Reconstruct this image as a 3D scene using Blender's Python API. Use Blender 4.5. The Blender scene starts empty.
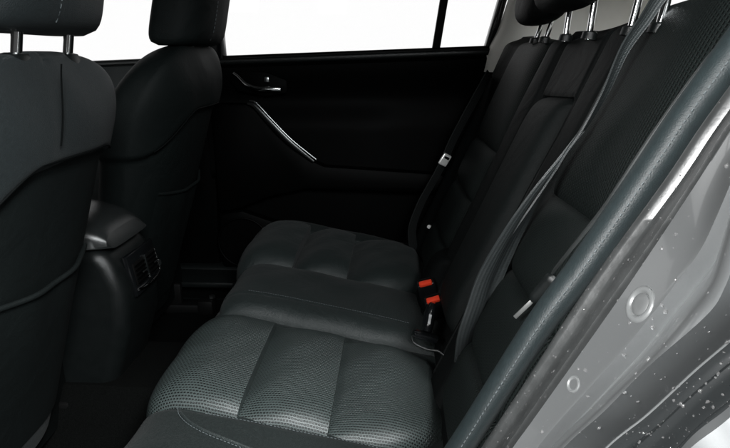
import bpy, bmesh, math, random
from mathutils import Vector, Matrix
random.seed(7)
sc = bpy.context.scene
COL = sc.collection
V = Vector
def ss(a, b, x):
    t = max(0.0, min(1.0, (x - a) / (b - a))); return t * t * (3 - 2 * t)
def lerp(a, b, t): return a + (b - a) * t

# ------------------------------------------------------------------ materials
def nodes_of(name):
    m = bpy.data.materials.new(name); m.use_nodes = True
    nt = m.node_tree; p = nt.nodes['Principled BSDF']
    return m, nt, p
def N(nt, t, **kw):
    n = nt.nodes.new(t)
    for k, v in kw.items(): setattr(n, k, v)
    return n
def math_(nt, op, a, b=None, c=None):
    n = N(nt, 'ShaderNodeMath', operation=op)
    for i, v in enumerate((a, b, c)):
        if v is None: continue
        if isinstance(v, (int, float)): n.inputs[i].default_value = v
        else: nt.links.new(v, n.inputs[i])
    return n.outputs[0]
def simple(name, col, rough=.5, metal=0., spec=.5, noise=0., nscale=60., bump=0., bscale=400., coat=0., sheen=0., rvar=0., detail=4., wr=0., wscale=11.):
    m, nt, p = nodes_of(name)
    p.inputs['Base Color'].default_value = (*col, 1); p.inputs['Roughness'].default_value = rough
    p.inputs['Metallic'].default_value = metal; p.inputs['Specular IOR Level'].default_value = spec
    p.inputs['Coat Weight'].default_value = coat; p.inputs['Coat Roughness'].default_value = .05
    if sheen:
        p.inputs['Sheen Weight'].default_value = sheen; p.inputs['Sheen Roughness'].default_value = .5
    tc = N(nt, 'ShaderNodeTexCoord')
    if noise or rvar:
        nz = N(nt, 'ShaderNodeTexNoise'); nz.inputs['Scale'].default_value = nscale; nz.inputs['Detail'].default_value = detail
        nt.links.new(tc.outputs['Object'], nz.inputs['Vector'])
        if noise:
            mx = N(nt, 'ShaderNodeMix', data_type='RGBA')
            mx.inputs[6].default_value = (*[c * (1 - noise) for c in col], 1); mx.inputs[7].default_value = (*[c * (1 + noise) for c in col], 1)
            nt.links.new(nz.outputs[0], mx.inputs[0]); nt.links.new(mx.outputs[2], p.inputs['Base Color'])
        if rvar:
            nt.links.new(math_(nt, 'MULTIPLY_ADD', nz.outputs[0], rvar, rough - rvar / 2), p.inputs['Roughness'])
    if bump:
        nb = N(nt, 'ShaderNodeTexNoise'); nb.inputs['Scale'].default_value = bscale; nb.inputs['Detail'].default_value = 3
        nt.links.new(tc.outputs['Object'], nb.inputs['Vector'])
        b = N(nt, 'ShaderNodeBump'); b.inputs['Strength'].default_value = bump; b.inputs['Distance'].default_value = .001
        nt.links.new(nb.outputs[0], b.inputs['Height']); nt.links.new(b.outputs[0], p.inputs['Normal'])
        if wr:
            wn = N(nt, 'ShaderNodeTexNoise'); wn.inputs['Scale'].default_value = wscale; wn.inputs['Detail'].default_value = 5; wn.inputs['Distortion'].default_value = 1.2
            nt.links.new(tc.outputs['Object'], wn.inputs['Vector'])
            b2_ = N(nt, 'ShaderNodeBump'); b2_.inputs['Strength'].default_value = wr; b2_.inputs['Distance'].default_value = .012
            nt.links.new(wn.outputs[0], b2_.inputs['Height']); nt.links.new(b2_.outputs[0], b.inputs['Normal'])
    return m

def perforated(name, col, du, dv, strength, rough, hole=.35, spec=.4):
    """woven seat cloth: staggered rows of small dashes, from the mesh's UVs in metres"""
    m, nt, p = nodes_of(name)
    uv = N(nt, 'ShaderNodeUVMap'); sp = N(nt, 'ShaderNodeSeparateXYZ'); 
    wob = N(nt, 'ShaderNodeTexNoise'); wob.inputs['Scale'].default_value = 45; 
    nt.links.new(uv.outputs[0], wob.inputs['Vector'])
    nt.links.new(uv.outputs[0], sp.inputs[0])
    u = math_(nt, 'ADD', math_(nt, 'DIVIDE', sp.outputs[0], du), math_(nt, 'MULTIPLY', wob.outputs[0], .7))
    v = math_(nt, 'ADD', math_(nt, 'DIVIDE', sp.outputs[1], dv), math_(nt, 'MULTIPLY', wob.outputs[0], .6))
    row = math_(nt, 'FLOOR', v)
    fu = math_(nt, 'FRACT', math_(nt, 'MULTIPLY_ADD', math_(nt, 'MODULO', row, 2.0), .5, u))
    fv = math_(nt, 'FRACT', v)
    a = math_(nt, 'SMOOTH_MIN', math_(nt, 'MULTIPLY', math_(nt, 'PINGPONG', fu, .5), 2.0), 1.0, .05)
    b = math_(nt, 'MULTIPLY', math_(nt, 'PINGPONG', fv, .5), 2.0)
    def sstep(x, lo, hi):
        n = N(nt, 'ShaderNodeMapRange', interpolation_type='SMOOTHSTEP')
        n.inputs[1].default_value = lo; n.inputs[2].default_value = hi
        nt.links.new(x, n.inputs[0]); return n.outputs[0]
    mask = math_(nt, 'MULTIPLY', sstep(a, .2, .5), sstep(b, .42, .72))      # 1 inside a recessed dash
    fine = N(nt, 'ShaderNodeTexNoise'); fine.inputs['Scale'].default_value = 900; fine.inputs['Detail'].default_value = 2
    tc = N(nt, 'ShaderNodeTexCoord'); nt.links.new(tc.outputs['Object'], fine.inputs['Vector'])
    big = N(nt, 'ShaderNodeTexNoise'); big.inputs['Scale'].default_value = 9; nt.links.new(tc.outputs['Object'], big.inputs['Vector'])
    h = math_(nt, 'SUBTRACT', math_(nt, 'MULTIPLY', fine.outputs[0], .35), mask)
    bp = N(nt, 'ShaderNodeBump'); bp.inputs['Strength'].default_value = strength; bp.inputs['Distance'].default_value = .0012
    nt.links.new(h, bp.inputs['Height']); nt.links.new(bp.outputs[0], p.inputs['Normal'])
    mx = N(nt, 'ShaderNodeMix', data_type='RGBA')
    mx.inputs[6].default_value = (*col, 1); mx.inputs[7].default_value = (*[c * hole for c in col], 1)
    nt.links.new(mask, mx.inputs[0])
    m2 = N(nt, 'ShaderNodeMix', data_type='RGBA', blend_type='MULTIPLY'); m2.inputs[0].default_value = 1
    nt.links.new(mx.outputs[2], m2.inputs[6])
    gr = math_(nt, 'MULTIPLY_ADD', big.outputs[0], .6, .7); cb = N(nt, 'ShaderNodeCombineColor')
    for i in range(3): nt.links.new(gr, cb.inputs[i])
    nt.links.new(cb.outputs[0], m2.inputs[7]); nt.links.new(m2.outputs[2], p.inputs['Base Color'])
    p.inputs['Roughness'].default_value = rough; p.inputs['Specular IOR Level'].default_value = spec
    return m

def webbing(name, col):
    m, nt, p = nodes_of(name)
    uv = N(nt, 'ShaderNodeUVMap'); sp = N(nt, 'ShaderNodeSeparateXYZ'); nt.links.new(uv.outputs[0], sp.inputs[0])
    rib = math_(nt, 'SINE', math_(nt, 'MULTIPLY', sp.outputs[1], 2 * math.pi * 5))
    crs = math_(nt, 'SINE', math_(nt, 'MULTIPLY', sp.outputs[0], 2 * math.pi * 520))
    h = math_(nt, 'MULTIPLY_ADD', crs, .5, math_(nt, 'MULTIPLY', rib, .5))
    bp = N(nt, 'ShaderNodeBump'); bp.inputs['Strength'].default_value = .6; bp.inputs['Distance'].default_value = .0006
    nt.links.new(h, bp.inputs['Height']); nt.links.new(bp.outputs[0], p.inputs['Normal'])
    mx = N(nt, 'ShaderNodeMix', data_type='RGBA'); mx.inputs[6].default_value = (*[c * .75 for c in col], 1); mx.inputs[7].default_value = (*col, 1)
    nt.links.new(math_(nt, 'MULTIPLY_ADD', rib, .5, .5), mx.inputs[0]); nt.links.new(mx.outputs[2], p.inputs['Base Color'])
    p.inputs['Roughness'].default_value = .45
    return m

def glass_mat(name, refl=.03, tint=(1, 1, 1)):
    m = bpy.data.materials.new(name); m.use_nodes = True; nt = m.node_tree; nt.nodes.clear()
    o = N(nt, 'ShaderNodeOutputMaterial'); t = N(nt, 'ShaderNodeBsdfTransparent'); g = N(nt, 'ShaderNodeBsdfGlossy'); mx = N(nt, 'ShaderNodeMixShader')
    t.inputs[0].default_value = (*tint, 1); g.inputs['Roughness'].default_value = .02; mx.inputs[0].default_value = refl
    nt.links.new(t.outputs[0], mx.inputs[1]); nt.links.new(g.outputs[0], mx.inputs[2]); nt.links.new(mx.outputs[0], o.inputs[0])
    return m
def water_mat():
    m, nt, p = nodes_of('water'); p.inputs['Base Color'].default_value = (1, 1, 1, 1)
    p.inputs['Transmission Weight'].default_value = .95; p.inputs['IOR'].default_value = 1.33; p.inputs['Roughness'].default_value = .0
    return m

M = {}
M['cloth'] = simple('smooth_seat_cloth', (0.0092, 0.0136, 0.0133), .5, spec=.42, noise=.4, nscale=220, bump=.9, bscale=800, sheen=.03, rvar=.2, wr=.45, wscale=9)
M['cloth_base'] = simple('bolster_seat_cloth', (0.0059, 0.0090, 0.0087), .5, spec=.34, noise=.4, nscale=220, bump=.9, bscale=800, sheen=.03, rvar=.2, wr=.45, wscale=9)  # same cloth as the pads, colour darkened to offset the strong near light
M['arm'] = simple('armrest_cloth', (.0030, .0043, .0042), .62, spec=.14, noise=.3, nscale=200, bump=.8, bscale=900, wr=.4)
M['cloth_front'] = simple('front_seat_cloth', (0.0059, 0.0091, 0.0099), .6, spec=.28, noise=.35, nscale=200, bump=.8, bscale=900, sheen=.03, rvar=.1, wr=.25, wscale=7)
M['panel'] = simple('back_panel_cloth', (0.0024, 0.0040, 0.0040), .65, spec=.18, noise=.3, nscale=200, bump=.7, bscale=900, wr=.25)  # front seat cloth darkened to stand for the shadow below the lip
M['cloth_far'] = simple('far_seat_cloth', (0.0026, 0.0041, 0.0040), .65, spec=.12, noise=.3, nscale=200, bump=.7, bscale=900, wr=.4, wscale=8)  # front seat cloth again, with the far seat's shade put into its colour
M['cloth_dark'] = simple('dark_seat_cloth', (.0012, .0017, .0017), .75, spec=.06, noise=.3, nscale=20, bump=.5, bscale=1000, wr=.3)
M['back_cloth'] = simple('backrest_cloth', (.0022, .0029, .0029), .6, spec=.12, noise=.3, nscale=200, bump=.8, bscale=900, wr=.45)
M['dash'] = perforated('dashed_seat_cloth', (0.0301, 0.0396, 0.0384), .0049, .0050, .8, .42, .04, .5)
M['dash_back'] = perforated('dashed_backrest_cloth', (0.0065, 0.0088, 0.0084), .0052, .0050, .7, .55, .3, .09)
M['leather'] = simple('bolster_leather', (0.0083, 0.0128, 0.0137), .52, spec=.32, noise=.3, nscale=200, bump=.3, bscale=900, wr=.12, wscale=14)
M['thread'] = simple('stitch_thread', (.055, .065, .068), .7, noise=.2, nscale=300)
M['thread_lt'] = simple('pale_stitch_thread', (.055, .065, .068), .7, noise=.2, nscale=300)
M['plastic'] = simple('black_soft_plastic', (.004, .005, .005), .34, spec=.3, noise=.2, nscale=40, bump=.3, bscale=1500, rvar=.1)
M['lid'] = simple('armrest_vinyl', (.012, .0135, .0135), .26, spec=.55, noise=.15, nscale=40, bump=.25, bscale=1200)
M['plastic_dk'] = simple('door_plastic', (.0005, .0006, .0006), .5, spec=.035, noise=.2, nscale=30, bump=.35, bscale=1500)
M['gloss'] = simple('gloss_black_plastic', (.004, .0045, .005), .2, spec=.3, noise=.2, nscale=20, rvar=.12)
M['trim_grey'] = simple('pillar_trim_plastic', (.88, .86, .80), .7, spec=.3, noise=.08, nscale=15, bump=.2, bscale=800)
M['headliner'] = simple('headliner_cloth', (.10, .10, .10), .9, spec=.1, noise=.1, nscale=40, bump=.4, bscale=900)
M['sill_grey'] = simple('front_door_plastic', (.06, .066, .066), .5, spec=.3, noise=.15, nscale=30, bump=.2, bscale=1200)
M['carpet'] = simple('floor_carpet', (.0020, .0022, .0021), .95, spec=.03, noise=.7, nscale=400, bump=1., bscale=500, detail=2)
M['mat'] = simple('floor_mat_pile', (.0017, .0018, .0018), .95, spec=.03, noise=.7, nscale=380, bump=1., bscale=450, detail=2)
M['chrome'] = simple('chrome', (.75, .76, .76), .12, metal=1., noise=.05, nscale=30, rvar=.08)
M['satin'] = simple('satin_metal', (.27, .28, .28), .34, metal=1.)
M['satin_dk'] = simple('dark_metal', (.085, .088, .088), .35, metal=1., noise=.1, nscale=60)
M['satin2'] = simple('worn_metal', (.22, .225, .22), .4, metal=.8, noise=.1, nscale=60)
M['silver'] = simple('silver_buckle_metal', (.8, .8, .78), .32, metal=.6, noise=.05, nscale=60)
M['red'] = simple('red_button_plastic', (.52, .034, .012), .4, noise=.12, nscale=80, bump=.1, bscale=400)
M['paint'] = simple('grey_car_paint', (.20, .208, .21), .30, metal=.78, noise=.03, nscale=900, coat=.5, detail=2)
M['rubber'] = simple('weatherstrip_rubber', (0.0192, 0.0204, 0.0204), .36, spec=.55, noise=.4, nscale=60, bump=.12, bscale=300, rvar=.2)
M['black_rubber'] = simple('black_rubber', (.002, .002, .002), .6, spec=.1, noise=.2, nscale=50)
M['plug'] = simple('plug_rubber', (0.0748, 0.0780, 0.0780), .4, spec=.5, noise=.1, nscale=200)
M['plug_dk'] = simple('plug_centre', (0.0562, 0.0585, 0.0585), .45, spec=.4, noise=.2, nscale=200)
M['liner'] = simple('dark_wet_plastic', (.010, .0112, .0116), .3, spec=.4, noise=.3, nscale=9, bump=.15, bscale=90, rvar=.2)  # grey bodywork with its dark reflection put into the colour
M['ground'] = simple('studio_floor', (.45, .45, .45), .7, noise=.06, nscale=3, bump=.1, bscale=40)
M['web'] = webbing('belt_webbing', (.018, .0215, .022))
M['strap'] = simple('belt_edge', (.028, .031, .031), .5, spec=.3, noise=.3, nscale=300)
M['web_dk'] = webbing('dark_belt_webbing', (.012, .0135, .0135))
M['glass'] = glass_mat('window_glass')
M['water'] = water_mat()

# ------------------------------------------------------------------ mesh helpers
class MB:
    def __init__(s): s.v = []; s.f = []; s.uv = {}; s.mi = {}
    def grid(s, pts, uvs=None, closed=False, mi=0, flip=False):
        """pts: rows of points"""
        b = len(s.v); R = len(pts); C = len(pts[0])
        for r in pts: s.v += [tuple(p) for p in r]
        for i in range(R - 1):
            for j in range(C if closed else C - 1):
                k = (j + 1) % C
                q = [(i, j), (i, k), (i + 1, k), (i + 1, j)]
                if flip: q.reverse()
                s.mi[len(s.f)] = mi
                if uvs: s.uv[len(s.f)] = [uvs[a][c] for a, c in q]
                s.f.append([b + a * C + c for a, c in q])
        return b
    def cap(s, b, C, row, flip=False, mi=0):
        q = [b + row * C + j for j in range(C)]
        if flip: q.reverse()
        s.mi[len(s.f)] = mi; s.f.append(q)
    def tube(s, path, rad, n=10, caps=True, mi=0, sx=1., sy=1., up=None):
        path = [V(p) for p in path]; rows = []
        nrm = None
        for i, p in enumerate(path):
            t = (path[min(i + 1, len(path) - 1)] - path[max(i - 1, 0)]).normalized()
            if nrm is None:
                a = V(up) if up else (V((0, 0, 1)) if abs(t.z) < .9 else V((1, 0, 0)))
                nrm = (a - t * a.dot(t)).normalized()
            else: nrm = (nrm - t * nrm.dot(t)).normalized()
            bn = t.cross(nrm); r = rad[i] if isinstance(rad, (list, tuple)) else rad
            rows.append([p + nrm * (math.cos(2 * math.pi * k / n) * r * sx) + bn * (math.sin(2 * math.pi * k / n) * r * sy) for k in range(n)])
        b = s.grid(rows, closed=True, mi=mi)
        if caps: s.cap(b, n, 0, True, mi); s.cap(b, n, len(rows) - 1, False, mi)
    def box(s, c, size, rot=None, bev=.0, seg=2, mi=0):
        bm = bmesh.new(); bmesh.ops.create_cube(bm, size=1)
        for v in bm.verts: v.co = V((v.co.x * size[0], v.co.y * size[1], v.co.z * size[2]))
        if bev: bmesh.ops.bevel(bm, geom=bm.edges[:], offset=bev, segments=seg, profile=.5, affect='EDGES')
        mt = Matrix.Translation(V(c)) @ (rot.to_4x4() if rot else Matrix())
        s.add_bm(bm, mt, mi)
    def add_bm(s, bm, mt=Matrix(), mi=0):
        b = len(s.v); bm.verts.index_update()
        s.v += [tuple(mt @ v.co) for v in bm.verts]
        for f in bm.faces:
            s.mi[len(s.f)] = mi; s.f.append([b + v.index for v in f.verts])
        bm.free()
    def prism(s, outline, to3d, depth, bev=0, mi=0, seg=2):
        """outline: 2D list; to3d(u,v,w)->point; extruded from w=0 to w=depth"""
        bm = bmesh.new(); vs = [bm.verts.new((u, v, 0)) for u, v in outline]; f = bm.faces.new(vs)
        ex = bmesh.ops.extrude_face_region(bm, geom=[f])
        for e in ex['geom']:
            if isinstance(e, bmesh.types.BMVert): e.co.z = depth
        bmesh.ops.recalc_face_normals(bm, faces=bm.faces[:])
        if bev: bmesh.ops.bevel(bm, geom=[e for e in bm.edges if e.calc_face_angle(0) > .5], offset=bev, segments=seg, profile=.5, affect='EDGES')
        for v in bm.verts: v.co = V(to3d(*v.co))
        s.add_bm(bm, mi=mi)
    def build(s, name, mats, parent=None, smooth=True, sharp=.7):
        me = bpy.data.meshes.new(name); me.from_pydata(s.v, [], s.f)
        for m in (mats if isinstance(mats, (list, tuple)) else [mats]): me.materials.append(m)
        if s.uv:
            L = me.uv_layers.new(name='UVMap')
            for fi, uvs in s.uv.items():
                for li, uv in zip(me.polygons[fi].loop_indices, uvs): L.data[li].uv = uv
        for i, p in enumerate(me.polygons): p.material_index = s.mi.get(i, 0); p.use_smooth = smooth
        bm = bmesh.new(); bm.from_mesh(me); bmesh.ops.recalc_face_normals(bm, faces=bm.faces[:])
        if smooth:
            for e in bm.edges:
                if len(e.link_faces) == 2 and e.calc_face_angle(0) > sharp: e.smooth = False
        bm.to_mesh(me); bm.free()
        o = bpy.data.objects.new(name, me); COL.objects.link(o)
        if parent: o.parent = parent; o.matrix_parent_inverse = parent.matrix_world.inverted()
        return o
def tag(o, label=None, cat=None, group=None, kind=None):
    if label: o['label'] = label
    if cat: o['category'] = cat
    if group: o['group'] = group
    if kind: o['kind'] = kind
    return o
def thing(name, label, cat, loc=(0, 0, 0), group=None):
    o = bpy.data.objects.new(name, None); COL.objects.link(o); o.location = loc; o.empty_display_size = .05
    bpy.context.view_layer.update()
    return tag(o, label, cat, group)
def catmull(pts, n):
    """smooth curve through pts, resampled to n points by arc length"""
    P = [V(p) for p in pts]; out = []
    for i in range(len(P) - 1):
        p0 = P[max(i - 1, 0)]; p1 = P[i]; p2 = P[i + 1]; p3 = P[min(i + 2, len(P) - 1)]
        if i == 0: p0 = p1 * 2 - p2
        if i == len(P) - 2: p3 = p2 * 2 - p1
        for k in range(16):
            t = k / 16
            out.append(.5 * ((2 * p1) + (p2 - p0) * t + (2 * p0 - 5 * p1 + 4 * p2 - p3) * t * t + (3 * p1 - p0 - 3 * p2 + p3) * t ** 3))
    out.append(P[-1]); L = [0]
    for a, b in zip(out, out[1:]): L.append(L[-1] + (b - a).length)
    res = []; j = 0
    for k in range(n):
        d = L[-1] * k / (n - 1)
        while j < len(out) - 2 and L[j + 1] < d: j += 1
        t = (d - L[j]) / max(1e-9, L[j + 1] - L[j]); res.append(out[j].lerp(out[j + 1], min(1, max(0, t))))
    return res
def length(pts): return sum((V(b) - V(a)).length for a, b in zip(pts, pts[1:]))
def stitches(mb, path, dash=.006, gap=.004, r=.0009, n=6, mi=0):
    L = length(path); k = int(L / (dash + gap)); P = catmull(path, k * 5 + 1)
    frac = max(2, round(5 * dash / (dash + gap)))
    for i in range(k): mb.tube(P[i * 5:i * 5 + frac + 1], r, n, mi=mi)

# ------------------------------------------------------------------ ground
g = MB(); g.grid([[(-30, -30, -.02), (30, -30, -.02)], [(-30, 30, -.02), (30, 30, -.02)]])
tag(g.build('ground', M['ground'], smooth=False), kind='structure')
# cabin floor: a footwell with the raised tunnel in the middle of the car
def floor_z(x, y):
    t = .13 * (1 - ss(.09, .17, abs(y - 1.07)))
    return .262 + t * (1 if x < 0 else 1) + .004 * math.sin(x * 23) * math.sin(y * 19)
fl = MB(); fl.grid([[(lerp(-1.7, .2, i / 60), lerp(.30, 1.86, j / 90), floor_z(lerp(-1.7, .2, i / 60), lerp(.30, 1.86, j / 90))) for j in range(91)] for i in range(61)])
tag(fl.build('floor', M['carpet']), kind='structure')
def mat_obj(y0, y1, label):
    m = MB(); nx, ny = 24, 24
    def pt(p, q):
        x = lerp(-.86, -.46, .5 + .5 * p * math.sqrt(1 - .06 * q * q)); y = lerp(y0, y1, .5 + .5 * q * math.sqrt(1 - .06 * p * p))
        e = max(abs(p), abs(q)); return (x, y, floor_z(x, y) + .010 - .006 * ss(.94, 1, e))
    m.grid([[pt(-1 + 2 * i / nx, -1 + 2 * j / ny) for j in range(ny + 1)] for i in range(nx + 1)])
    ed = [pt(-1 + 2 * i / 20, -1) for i in range(20)] + [pt(1, -1 + 2 * i / 20) for i in range(20)] + [pt(1 - 2 * i / 20, 1) for i in range(20)] + [pt(-1, 1 - 2 * i / 20) for i in range(21)]
    root = thing('floor_mat', label, 'floor mat', (-.66, (y0 + y1) / 2, .27))
    m.build('pile', M['mat'], root); b = MB(); b.tube(ed, .005, 6, caps=False); b.build('edge_binding', M['cloth_dark'], root)
mat_obj(.45, .90, 'black carpet mat on the floor between the nearest front seat and the rear bench')
mat_obj(1.24, 1.68, 'black carpet mat on the floor by the far closed door')

# ------------------------------------------------------------------ rear bench
bench = thing('rear_bench_seat', 'black cloth rear bench seat with quilted dash-woven cushions and reclined backrest', 'car seat', (-.1, 1.08, .27))
PROF = catmull([(.15, 0, .412), (.10, 0, .417), (0, 0, .441), (-.15, 0, .471), (-.26, 0, .493), (-.333, 0, .503), (-.376, 0, .488), (-.395, 0, .45), (-.395, 0, .40), (-.385, 0, .33), (-.372, 0, .272)], 241)
PL = length(PROF)
def s_of_x(x):
    L = 0
    for a, b in zip(PROF, PROF[1:]):
        if b.x <= x: return L
        L += (b - a).length
    return PL
def prof(s):
    f = max(0, min(1, s / PL)) * 240; i = min(239, int(f)); p = PROF[i].lerp(PROF[i + 1], f - i)
    t = (PROF[min(240, i + 2)] - PROF[max(0, i - 1)]).normalized()
    return p, V((t.z, 0, -t.x))          # normal: up on top, forward at the front
def cush(s, y, h):
    p, n = prof(s); return V((p.x, y, p.z)) + n * h
S_FRONT = PL
def base_h(s, y):
    h = .0
    h -= .05 * (1 - ss(.0, .055, y - .43)) ** 2 + .05 * (1 - ss(0, .05, 1.80 - y)) ** 2
    h += .012 * math.exp(-((y - .60) / .08) ** 2)                      # near side bolster
    h += .012 * math.exp(-((y - 1.76) / .05) ** 2)
    for a, b in ((.762, 1.082), (1.37, 1.70)):                          # wells under the quilted inserts
        h -= .012 * ss(a - .012, a + .012, y) * (1 - ss(b - .012, b + .012, y))
    h -= .010 * math.exp(-((y - .757) / .006) ** 2) + .010 * math.exp(-((y - 1.092) / .007) ** 2) + .010 * math.exp(-((y - 1.36) / .007) ** 2)
    h += .0016 * math.sin(s * 31 + y * 9) * math.sin(y * 27 + s * 5)
    return h
cb = MB(); nS, nY = 120, 260
cb.grid([[cush(PL * i / nS, lerp(.43, 1.80, j / nY), base_h(PL * i / nS, lerp(.43, 1.80, j / nY))) for j in range(nY + 1)] for i in range(nS + 1)])
base = cb.build('seat_cushion', M['cloth_base'], bench)
SEAMPATH = [(s_of_x(x), y) for x, y in ((-.338, .764), (-.333, .750), (-.322, .731), (-.302, .712), (-.275, .697), (-.24, .688), (-.198, .678), (-.15, .668), (-.06, .66), (.02, .66))]
# outer seam of the near bolster, with its stitching
st = MB()
stitches(st, [cush(s, y, base_h(s, y) + .0015) for s, y in SEAMPATH], .0034, .0026, .0007)
st.build('stitching', M['thread_lt'], base)
pp = MB()
pp.tube(catmull([cush(s, y + .006, base_h(s, y + .006) + .0008) for s, y in SEAMPATH], 80), .0024, 8)
pp.build('piping', M['cloth'], base)

def insert(y0, y1, s0, s1, seams, H, mat, name, label=None):
    m = MB(); nu, nv = 360, 110; pts = []; uvs = []
    cuts = [s0] + list(seams) + [s1]
    for i in range(nu + 1):
        p = i / nu; rp = []; ru = []
        for j in range(nv + 1):
            q = -1 + 2 * j / nv
            # round off only the rear corners
            endk = max(0, 1 - p / .22); inset = .30 * endk ** 2.2
            y = lerp(y0, y1, .5 + .5 * q * (1 - inset)); s = lerp(s0, s1, p) + .012 * (q * q) * endk
            for a, b in zip(cuts, cuts[1:]):
                if a - 1e-6 <= s <= b - 1e-6: break
            t = (s - (a + b) / 2) / ((b - a) / 2); t = max(-1, min(1, t))
            sidep = (1 - abs(q) ** 5) ** .6
            puff = 1 - abs((t + .35) / 1.35) ** 2.4 if t > -.35 else 1 - .16 * ((t + .35) / .65) ** 2
            h = -.015 + (.009 + H * 1.75 * puff) * sidep
            if s < s0 + .05: h -= .016 * (1 - ss(0, .035, s - s0))
            h += .0012 * math.sin(s * 60 + y * 13) * math.sin(y * 47)
            rp.append(cush(s, y, h)); ru.append((s, y))
        pts.append(rp); uvs.append(ru)
    for i in range(nu + 1):
        acc = 0; cen = nv // 2; d_ = [0]
        for j in range(nv): d_.append(d_[-1] + (pts[i][j + 1] - pts[i][j]).length)
        uvs[i] = [(uvs[i][j][0], d_[j] - d_[cen]) for j in range(nv + 1)]
    m.grid(pts, uvs)
    o = m.build(name, mat, bench)
    if label: o['label'] = label
    return o
seamS = (s_of_x(-.098), s_of_x(-.240))
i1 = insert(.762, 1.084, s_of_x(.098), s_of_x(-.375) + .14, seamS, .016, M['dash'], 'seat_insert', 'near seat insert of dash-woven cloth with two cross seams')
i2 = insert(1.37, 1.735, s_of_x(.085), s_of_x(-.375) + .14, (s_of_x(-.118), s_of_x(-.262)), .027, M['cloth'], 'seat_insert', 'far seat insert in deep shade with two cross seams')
# stitch lines beside the near insert
for y in (.7600,):
    st = MB(); stitches(st, [cush(s, y, base_h(s, y) + .003) for s in [.06 + .03 * k for k in range(14)]], .0034, .0026, .0006); st.build('stitching', M['thread'], i1)
# middle seat: a plain raised pad
cp = MB(); nu, nv = 110, 90; pts = []; Y0, Y1 = 1.088, 1.372
SM = s_of_x(-.33) + .055
for i in range(nu + 1):
    p = -1 + 2 * i / nu; rp = []
    for j in range(nv + 1):
        q = -1 + 2 * j / nv
        y = lerp(Y0, Y1, .5 + .5 * q * math.sqrt(1 - .05 * p * p)); s = lerp(s_of_x(.105), SM, .5 + .5 * p)
        e = ((1 - abs(q) ** 7) ** .5) * ((1 - abs(p) ** 9) ** .5)
        h = -.02 + .042 * e + .006 * (1 - q * q)
        # a shallow sewn line 25 mm inside the near edge
        h -= .0022 * math.exp(-((y - (Y0 + .052 + .01 * math.sin(s * 5))) / .003) ** 2) * ss(.1, .2, s)
        h += .0015 * math.sin(s * 37 + 1) * math.sin(y * 41 + s * 9)
        rp.append(cush(s, y, h))
    pts.append(rp)
cp.grid(pts); center = cp.build('center_cushion', M['cloth'], bench)
st = MB(); yy = lambda s: Y0 + .056 + .01 * math.sin(s * 5)
stitches(st, [cush(s, yy(s), .0275) for s in [.12 + .03 * k for k in range(13)]], .0030, .0024, .0006)
st.build('stitching', M['thread'], center)

# backrest
BL = .715; LEAN = V((.42, 0, 1)).normalized()
BN = V((-1, 0, .42)).normalized()              # faces forward and up
def back(r, y, h): return V((.075, y, .425)) + LEAN * (r * (1 + .060 * (1 - ss(.60, 1.25, y)))) + BN * h
def back_h(r, y):
    h = .0
    h -= .05 * (1 - ss(0, .05, y - .455)) ** 2 + .06 * (1 - ss(0, .06, 1.79 - y)) ** 2
    h += .030 * math.exp(-((y - .53) / .035) ** 2) + .022 * math.exp(-((y - 1.72) / .05) ** 2)   # side wings
    for yc in (.975, 1.195): h -= .016 * math.exp(-((y - yc) / .008) ** 2)
    h += .004 * math.exp(-((y - .93) / .05) ** 2) + .014 * math.exp(-((y - 1.25) / .05) ** 2)
    for a, b in ((.585, .885), (1.30, 1.64)):
        h -= .014 * ss(a - .01, a + .01, y) * (1 - ss(b - .01, b + .01, y))
    h -= .035 * ss(BL - .055, BL, r) ** 2
    # the notch behind the folding armrest
    h -= .02 * ss(.985, 1.0, y) * (1 - ss(1.17, 1.185, y)) * (1 - ss(.56, .575, r))
    h += .0015 * math.sin(r * 21) * math.sin(y * 33)
    return h
bk = MB(); nR, nY = 110, 260
rows = []
for i in range(nR + 1):
    r = BL * i / nR
    rows.append([back(r, lerp(.455, 1.79, j / nY), back_h(r, lerp(.455, 1.79, j / nY))) for j in range(nY + 1)])
for d in (.02, .05, .085, .11):       # rounded top edge, then the rear shell
    a = min(1, d / .09)
    rows.append([back(BL + .020 * math.sin(a * math.pi * .75), lerp(.455, 1.79, j / nY), back_h(BL, lerp(.455, 1.79, j / nY)) - d) for j in range(nY + 1)])
rows.append([back(.0, lerp(.455, 1.79, j / nY), -.13) for j in range(nY + 1)])
bk.grid(rows)
for side in (0, nY):                    # close the two sides
    bk.f.append([i * (nY + 1) + side for i in range(len(rows))]); bk.mi[len(bk.f) - 1] = 0
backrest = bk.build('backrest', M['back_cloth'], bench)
def back_insert(y0, y1, r0, r1, seams, H, mat, label):
    m = MB(); nu, nv = 130, 80; pts = []; uvs = []; cuts = [r0] + list(seams) + [r1]
    for i in range(nu + 1):
        p = i / nu; rp = []; ru = []
        for j in range(nv + 1):
            q = -1 + 2 * j / nv; r = lerp(r0, r1, p); y = lerp(y0, y1, .5 + .5 * q)
            for a, b in zip(cuts, cuts[1:]):
                if a - 1e-6 <= r <= b + 1e-6: break
            t = max(-1, min(1, (r - (a + b) / 2) / ((b - a) / 2)))
            h = -.018 + (.016 + H * .4 + H * (1 - abs(t) ** 4) ** .7) * (1 - abs(q) ** 5) ** .6
            h += back_h(BL, y) * ss(BL - .06, BL, r) * 0 - .04 * ss(BL - .05, BL, r) ** 2
            rp.append(back(r, y, h)); ru.append((r, y))
        pts.append(rp); uvs.append(ru)
    m.grid(pts, uvs); o = m.build('backrest_insert', mat, bench); o['label'] = label; return o
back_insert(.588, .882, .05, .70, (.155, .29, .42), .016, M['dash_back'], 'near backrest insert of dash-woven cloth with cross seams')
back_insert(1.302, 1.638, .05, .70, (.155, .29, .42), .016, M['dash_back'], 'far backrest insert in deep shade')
ar = MB(); pts = []
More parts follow.
